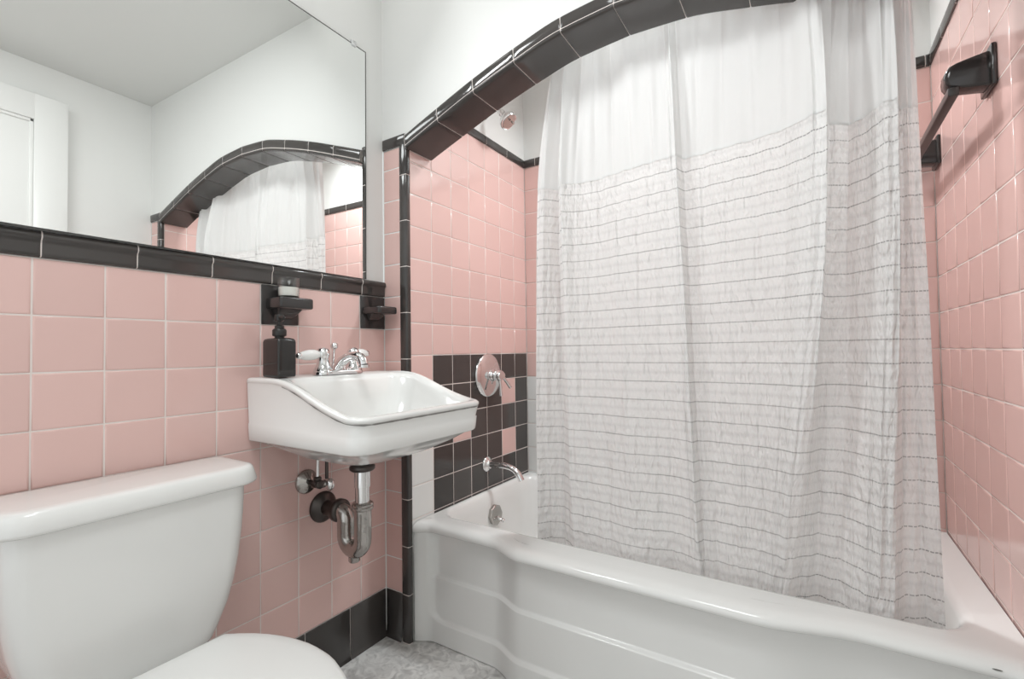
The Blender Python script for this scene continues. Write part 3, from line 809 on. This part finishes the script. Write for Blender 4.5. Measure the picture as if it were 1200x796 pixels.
# soap bottle
bt = thing('soap_dispenser', (0.07, -0.417, 0.8815), 'square black soap pump bottle on the left end of the sink ledge', 'soap dispenser')
b = MB(); bx, by = 0.070, -0.418
hx, hy = 0.036, 0.025
def bring(k, z, r=0.006): return [(x, y, z) for x, y in rrect(bx - hx * k, bx + hx * k, by - hy * k, by + hy * k, r, 5, 2)]
z_ = 0.8822
b.loft([bring(0.90, z_, 0.004), bring(0.97, z_ + 0.002), bring(1.0, z_ + 0.005), bring(1.0, z_ + 0.088), bring(0.97, z_ + 0.093, 0.006), bring(0.90, z_ + 0.0965, 0.006), bring(0.66, z_ + 0.099, 0.006), bring(0.44, z_ + 0.100, 0.006)], M['bottle'])
b.build('bottle', bt)
b = MB()
b.lathe([(0.0115, 0.0), (0.0115, 0.004), (0.0165, 0.006), (0.017, 0.009), (0.017, 0.020), (0.0145, 0.0235), (0.0115, 0.025), (0.0110, 0.032), (0.0065, 0.034)], M['pump'], (bx, by, z_ + 0.099), (0, 0, 1), 28)
b.build('collar', bt)
b = MB()
b.lathe([(0.0055, 0.030), (0.0055, 0.043), (0.0105, 0.044), (0.0115, 0.047), (0.0115, 0.058), (0.010, 0.0605), (0.0, 0.061)], M['pump'], (bx, by, z_ + 0.099), (0, 0, 1), 24)
b.tube([(bx, by, z_ + 0.151), (bx + 0.018, by - 0.006, z_ + 0.152), (bx + 0.036, by - 0.012, z_ + 0.151), (bx + 0.043, by - 0.0145, z_ + 0.146)], [0.0058, 0.0050, 0.0042, 0.0038], M['pump'], 12)
b.build('pump_head', bt)

# black ceramic holder on the wall and the candle on it
hl = thing('toothbrush_holder', (0.0, -0.370, 1.07), 'black ceramic wall holder above the soap pump, carrying a small candle glass', 'wall holder')
b = MB()
y0h, y1h = -0.1031 - 3 * P + 0.001, -0.1031 - 2 * P - 0.001
b.box((-0.001, y0h, Z0 - P + 0.001), (0.003, y1h, Z0 - 0.001), M['black_ceramic'], 0.0018)
b.build('plate', hl)
b = MB()
# shelf: thick slab with rounded front corners, and a bracket under it that spreads to the wall
b.loft([[(x, y, z) for x, y in rrect(0.001, 0.070 - i_, -0.414 + i_, -0.317 - i_, (0.002, 0.008, 0.008, 0.002), 5, 2)] for z, i_ in ((1.0615, 0.003), (1.0635, 0.0005), (1.066, 0.0), (1.086, 0.0), (1.0885, 0.0008), (1.090, 0.003))], M['black_ceramic'])
b.build('shelf', hl)
b = MB()
b.loft([[(x, y, z) for x, y in rrect(0.001, 0.001 + d, -0.368 - w, -0.368 + w, 0.006, 4, 2)] for z, d, w in ((1.036, 0.014, 0.022), (1.042, 0.022, 0.026), (1.050, 0.032, 0.030), (1.058, 0.042, 0.033), (1.063, 0.046, 0.034))], M['black_ceramic'])
b.build('bracket', hl)
cd = thing('candle_glass', (0.035, -0.371, 1.09), 'small clear glass of white wax on the black wall holder', 'candle')
cc = (0.037, -0.3715, 1.0905)
b = MB()
b.lathe([(0.0, 0.0), (0.024, 0.0), (0.0265, 0.002), (0.0285, 0.052), (0.0280, 0.053), (0.0272, 0.052), (0.0252, 0.005), (0.0, 0.004)], M['glass'], cc, (0, 0, 1), 36, caps=False)
b.build('jar', cd)
b = MB()
b.lathe([(0.0, 0.0045), (0.0246, 0.0055), (0.0261, 0.028), (0.0245, 0.0285), (0.0, 0.029)], M['wax'], cc, (0, 0, 1), 30, caps=False)
b.build('wax', cd)

# black ceramic soap shelf in the corner
cs = thing('soap_dish', (0.0, -0.052, 1.07), 'black ceramic soap dish low in the corner beside the tiled arch', 'soap dish')
b = MB()
b.box((-0.001, -0.1031 + 0.001, Z0 - P + 0.001), (0.003, -0.001, Z0 - 0.001), M['black_ceramic'], 0.0018)
b.build('plate', cs)
b = MB()
b.loft([[(x, y, z) for x, y in rrect(0.001, 0.081 - i_, -0.096 + i_, -0.016 - i_, (0.002, 0.010, 0.010, 0.002), 5, 2)] for z, i_ in ((1.066, 0.003), (1.068, 0.0006), (1.070, 0.0), (1.084, 0.0), (1.087, 0.0008), (1.0885, 0.003), (1.0880, 0.008), (1.0830, 0.012))], M['black_ceramic'])
b.build('shelf', cs)
b = MB()
b.loft([[(x, y, z) for x, y in rrect(0.001, 0.001 + d, -0.056 - w, -0.056 + w, 0.005, 4, 2)] for z, d, w in ((1.046, 0.010, 0.018), (1.052, 0.018, 0.022), (1.060, 0.028, 0.026), (1.067, 0.036, 0.029))], M['black_ceramic'])
b.build('bracket', cs)

# ------------------------------------------------------------------ plumbing under the sink
tr = thing('drain_trap', (0.173, SY, 0.38), 'tarnished chrome drain trap running from under the sink to the wall', 'drain pipe')
DX = 0.173
b = MB()
b.lathe([(0.030, 0.0), (0.034, 0.004), (0.034, 0.012), (0.029, 0.017), (0.022, 0.019)], M['dark_metal'], (DX, SY, 0.619), (0, 0, 1), 24)
b.build('collar_nut', tr)
b = MB()
b.tube([(DX, SY, 0.640), (DX, SY, 0.622), (DX, SY, 0.575), (DX, SY, 0.574), (DX, SY, 0.530), (DX, SY, 0.500)], [0.0215, 0.0215, 0.0215, 0.0190, 0.0190, 0.0190], M['chrome'], 24)
b.build('tailpiece', tr)
b = MB()
b.lathe([(0.0215, -0.002), (0.027, 0.0), (0.029, 0.003), (0.029, 0.007), (0.0265, 0.009), (0.029, 0.012), (0.029, 0.016), (0.024, 0.020), (0.0195, 0.021)], M['old_chrome'], (DX, SY, 0.513), (0, 0, 1), 24)
b.build('slip_nut', tr)
b = MB()
UR = 0.035
cxu = DX - UR
pth = [(DX, SY, 0.516), (DX, SY, 0.49), (DX, SY, 0.46)] + [(cxu + UR * math.cos(t), SY, 0.432 + UR * math.sin(t)) for t in [-PI * k / 12 for k in range(0, 13)]] + [(cxu - UR, SY, 0.45), (cxu - UR, SY, 0.462)]
ex = cxu - UR
pth += [(ex - 0.024 + 0.024 * math.cos(t), SY, 0.470 + 0.024 * math.sin(t)) for t in [0.5 * PI * k / 6 for k in range(0, 7)]]
pth += [(ex - 0.032, SY, 0.494)]
b.tube(pth, 0.0235, M['old_chrome'], 24)
b.lathe([(0.014, -0.012), (0.0155, -0.010), (0.0155, 0.0), (0.017, 0.004)], M['old_chrome'], (cxu, SY, 0.432 - UR - 0.0215), (0, 0, 1), 8)
b.build('bend', tr)
b = MB()
xn = ex - 0.030
b.lathe([(0.0235, 0.006), (0.031, 0.003), (0.0325, 0.0), (0.0325, -0.012), (0.029, -0.016), (0.0225, -0.018)], M['dark_metal'], (xn + 0.010, SY, 0.494), (1, 0, 0), 24)
b.tube([(xn + 0.004, SY, 0.494), (0.004, SY, 0.492)], 0.022, M['dark_metal'], 20)
b.build('wall_arm', tr)
b = MB()
b.lathe([(0.044, 0.0), (0.045, 0.003), (0.042, 0.008), (0.034, 0.014), (0.027, 0.018), (0.0225, 0.022)], M['dark_metal'], (0.0005, SY, 0.492), (1, 0, 0), 28)
b.build('wall_flange', tr)

vl = thing('shutoff_valve', (0.0, -0.293, 0.578), 'small metal shutoff valve with a wall flange and two thin supply tubes', 'shutoff valve')
vy, vz = -0.297, 0.578
b = MB()
b.lathe([(0.034, 0.0), (0.0345, 0.003), (0.032, 0.007), (0.024, 0.012), (0.017, 0.015), (0.012, 0.019)], M['old_chrome'], (0.0005, vy, vz), (1, 0, 0), 28)
b.build('wall_flange', vl)
b = MB()
b.tube([(0.008, vy, vz), (0.060, vy, vz)], 0.0075, M['dark_metal'], 14)
b.lathe([(0.009, 0.0), (0.0125, 0.002), (0.0125, 0.013), (0.010, 0.016), (0.0125, 0.018), (0.0125, 0.026), (0.009, 0.028)], M['dark_metal'], (0.040, vy, vz), (1, 0, 0), 8)
b.lathe([(0.0095, 0.0), (0.0110, 0.003), (0.0110, 0.012), (0.007, 0.015)], M['dark_metal'], (0.053, vy, vz + 0.006), (0, 0, 1), 8)
b.lathe([(0.0095, 0.0), (0.0110, 0.003), (0.0110, 0.014), (0.007, 0.017)], M['old_chrome'], (0.053, vy + 0.010, vz - 0.004), (0, 1, 0), 8)
b.build('valve_body', vl)
b = MB()
b.ball((0.068, vy + 0.030, vz - 0.006), 0.017, M['chrome'], (0.75, 0.75, 1.0))
b.build('handle', vl)
for yy, m in ((vy, M['chrome']), (vy + 0.030, M['dark_metal'])):
    b = MB()
    b.tube([(0.053, yy, vz + 0.008), (0.053, yy, vz + 0.05), (0.056, yy, vz + 0.10), (0.062, yy, vz + 0.125)], 0.0048, m, 12)
    b.build('supply_tube', vl)

# ------------------------------------------------------------------ toilet
TY = -0.742
to = thing('toilet', (0.25, TY, 0.0), 'white toilet with its lid closed in front of the pink tile', 'toilet')
b = MB()
def tring(hw, x0, x1, z, r): return [(x, y, z) for x, y in rrect(x0, x1, TY - hw, TY + hw, (0.012, r, r, 0.012), 8, 6)]
tk = []
for z, hw, x1 in ((0.344, 0.108, 0.158), (0.347, 0.118, 0.164), (0.355, 0.123, 0.167), (0.377, 0.133, 0.170), (0.42, 0.150, 0.174), (0.46, 0.160, 0.177), (0.51, 0.1690, 0.179), (0.56, 0.1745, 0.1805), (0.60, 0.177, 0.1815), (0.63, 0.1785, 0.182), (0.668, 0.179, 0.182)):
    tk.append(tring(hw + 0.012, 0.020, x1, z, 0.040))
b.loft(tk, M['porcelain'])
b.build('tank', to, angle=60)
b = MB()
ld = []
for z, e, r in ((0.6605, -0.014, 0.045), (0.6600, -0.004, 0.052), (0.6625, 0.0, 0.055), (0.667, 0.0015, 0.056), (0.686, -0.0035, 0.054), (0.6925, -0.006, 0.052), (0.6965, -0.010, 0.048), (0.6985, -0.018, 0.042), (0.6990, -0.030, 0.030)):
    ld.append([(x, y, z) for x, y in rrect(0.014 - min(e, 0) * 0.3, 0.1935 + e, TY - 0.206 - e, TY + 0.218 + e, (0.014, r, r, 0.014), 8, 6)])
b.loft(ld, M['porcelain'])
b.build('tank_lid', to, angle=60)
# seat lid outline
TY = -0.747
def seat_ring(k, z, back=0.262, dz=0.0):
    pts = []
    W = [(0.262, 0.100), (0.30, 0.126), (0.34, 0.146), (0.39, 0.161), (0.44, 0.1675), (0.49, 0.165), (0.54, 0.152), (0.59, 0.130), (0.63, 0.103), (0.66, 0.074), (0.68, 0.046), (0.69, 0.022), (0.696, 0.0)]
    xs_ = [w[0] for w in W]
    right = [(x, TY + interp(W, x)) for x in [0.262 + (0.696 - 0.262) * math.sin(0.5 * PI * t / 28) for t in range(29)]]
    left = [(x, 2 * TY - y) for x, y in right[::-1]][1:]
    allp = left + [(0.262, TY - 0.05), (0.262, TY), (0.262, TY + 0.05)] + right[:-1]
    cx_ = 0.47
    return [(cx_ + (x - cx_) * k, TY + (y - TY) * k, z) for x, y in allp]
b = MB()
b.loft([seat_ring(0.985, 0.3955), seat_ring(0.997, 0.3965), seat_ring(1.0, 0.400), seat_ring(0.998, 0.4055), seat_ring(0.985, 0.4095), seat_ring(0.95, 0.412), seat_ring(0.85, 0.4145), seat_ring(0.6, 0.417), seat_ring(0.3, 0.418)], M['seat'])
b.build('seat_lid', to, angle=60)
b = MB()
b.loft([seat_ring(0.95, 0.3765), seat_ring(0.985, 0.378), seat_ring(0.992, 0.384), seat_ring(0.985, 0.392), seat_ring(0.96, 0.394)], M['seat'])
b.build('seat', to, angle=60)
for s_ in (-1, 1):
    b = MB()
    b.box((0.258, TY + s_ * 0.072 - 0.016, 0.3725), (0.288, TY + s_ * 0.072 + 0.016, 0.3925), M['seat'], 0.005)
    b.build('hinge', to)
b = MB()
def bowl(k, dx, z, wk=1.0):
    return [((x - 0.47) * k + 0.47 + dx, TY + (y - TY) * k * wk, z) for x, y, _ in seat_ring(1.0, 0)]
b.loft([bowl(0.62, -0.06, 0.001, 0.9), bowl(0.62, -0.06, 0.02, 0.9), bowl(0.56, -0.07, 0.05, 0.85), bowl(0.52, -0.07, 0.12, 0.85), bowl(0.60, -0.06, 0.18, 0.9), bowl(0.76, -0.035, 0.25), bowl(0.89, -0.015, 0.31), bowl(0.955, -0.004, 0.345), bowl(0.97, 0, 0.362), bowl(0.965, 0, 0.372), bowl(0.93, 0, 0.3755)], M['porcelain'])
b.loft([[(x, y, z) for x, y in rrect(0.030, 0.32, TY - hw, TY + hw, 0.03, 6, 4)] for z, hw in ((0.25, 0.06), (0.28, 0.085), (0.315, 0.098), (0.334, 0.100), (0.342, 0.096))], M['porcelain'])
b.build('bowl', to, angle=60)

# ------------------------------------------------------------------ light
def area(name, loc, rot, size, power, col=(1, 1, 1), sy=None):
    l = bpy.data.lights.new(name, 'AREA'); l.energy = power; l.size = size; l.color = col
    if sy: l.shape = 'RECTANGLE'; l.size_y = sy
    o = bpy.data.objects.new(name, l); COL.objects.link(o); o.location = loc; o.rotation_euler = rot; return o
def point(name, loc, power, r=0.05, col=(1, 1, 1)):
    l = bpy.data.lights.new(name, 'POINT'); l.energy = power; l.shadow_soft_size = r; l.color = col
    o = bpy.data.objects.new(name, l); COL.objects.link(o); o.location = loc; return o
# lamp above the mirror, lamp in the alcove ceiling, soft ceiling fill, white world light added as fill through the unbuilt back
point('vanity_glow', (0.20, -0.22, 2.20), 0.4, 0.05, (1.0, 0.995, 0.98))
vd = Vector((1.0, 0.25, -0.75)).to_track_quat('-Z', 'Z').to_euler()
v_ = area('vanity_light', (0.10, -0.70, 2.10), vd, 0.5, 6.0, (0.97, 1.0, 1.01), 0.12); v_.data.spread = math.radians(130)
a_ = area('alcove_light', (0.84, 0.50, ZC - 0.01), (0, 0, 0), 0.16, 10.0, (0.94, 1.0, 1.02)); a_.data.spread = math.radians(150)
area('room_light', (0.85, -1.0, ZC - 0.01), (0, 0, 0), 0.5, 9.5, (0.97, 1.0, 1.01))
w = bpy.data.worlds.new('World'); SC.world = w; w.use_nodes = True
w.node_tree.nodes['Background'].inputs[0].default_value = (0.96, 1.0, 1.015, 1)
w.node_tree.nodes['Background'].inputs[1].default_value = 1.05

# ------------------------------------------------------------------ camera
cam = bpy.data.cameras.new('camera'); co = bpy.data.objects.new('camera', cam); COL.objects.link(co)
yaw_, pit, rol = 0.564114582, 0.0245924375, -0.0134646264
fwd = Vector((-math.sin(yaw_) * math.cos(pit), math.cos(yaw_) * math.cos(pit), math.sin(pit)))
rt = Vector((math.cos(yaw_), math.sin(yaw_), 0)); up = rt.cross(fwd)
r3 = rt * math.cos(rol) + up * math.sin(rol); u3 = up * math.cos(rol) - rt * math.sin(rol)
mw = Matrix((r3, u3, -fwd)).transposed().to_4x4(); mw.translation = (1.22176834, -1.12278089, 0.9400943)
co.matrix_world = mw
cam.sensor_width = 36; cam.lens = 553.683216 / 1200 * 36; cam.clip_start = 0.02
SC.camera = co
SC.view_settings.view_transform = 'Standard'; SC.view_settings.look = 'None'
SC.view_settings.exposure = 0.0; SC.view_settings.gamma = 1.0; SC.view_settings.use_curve_mapping = False
SC.cycles.max_bounces = 10
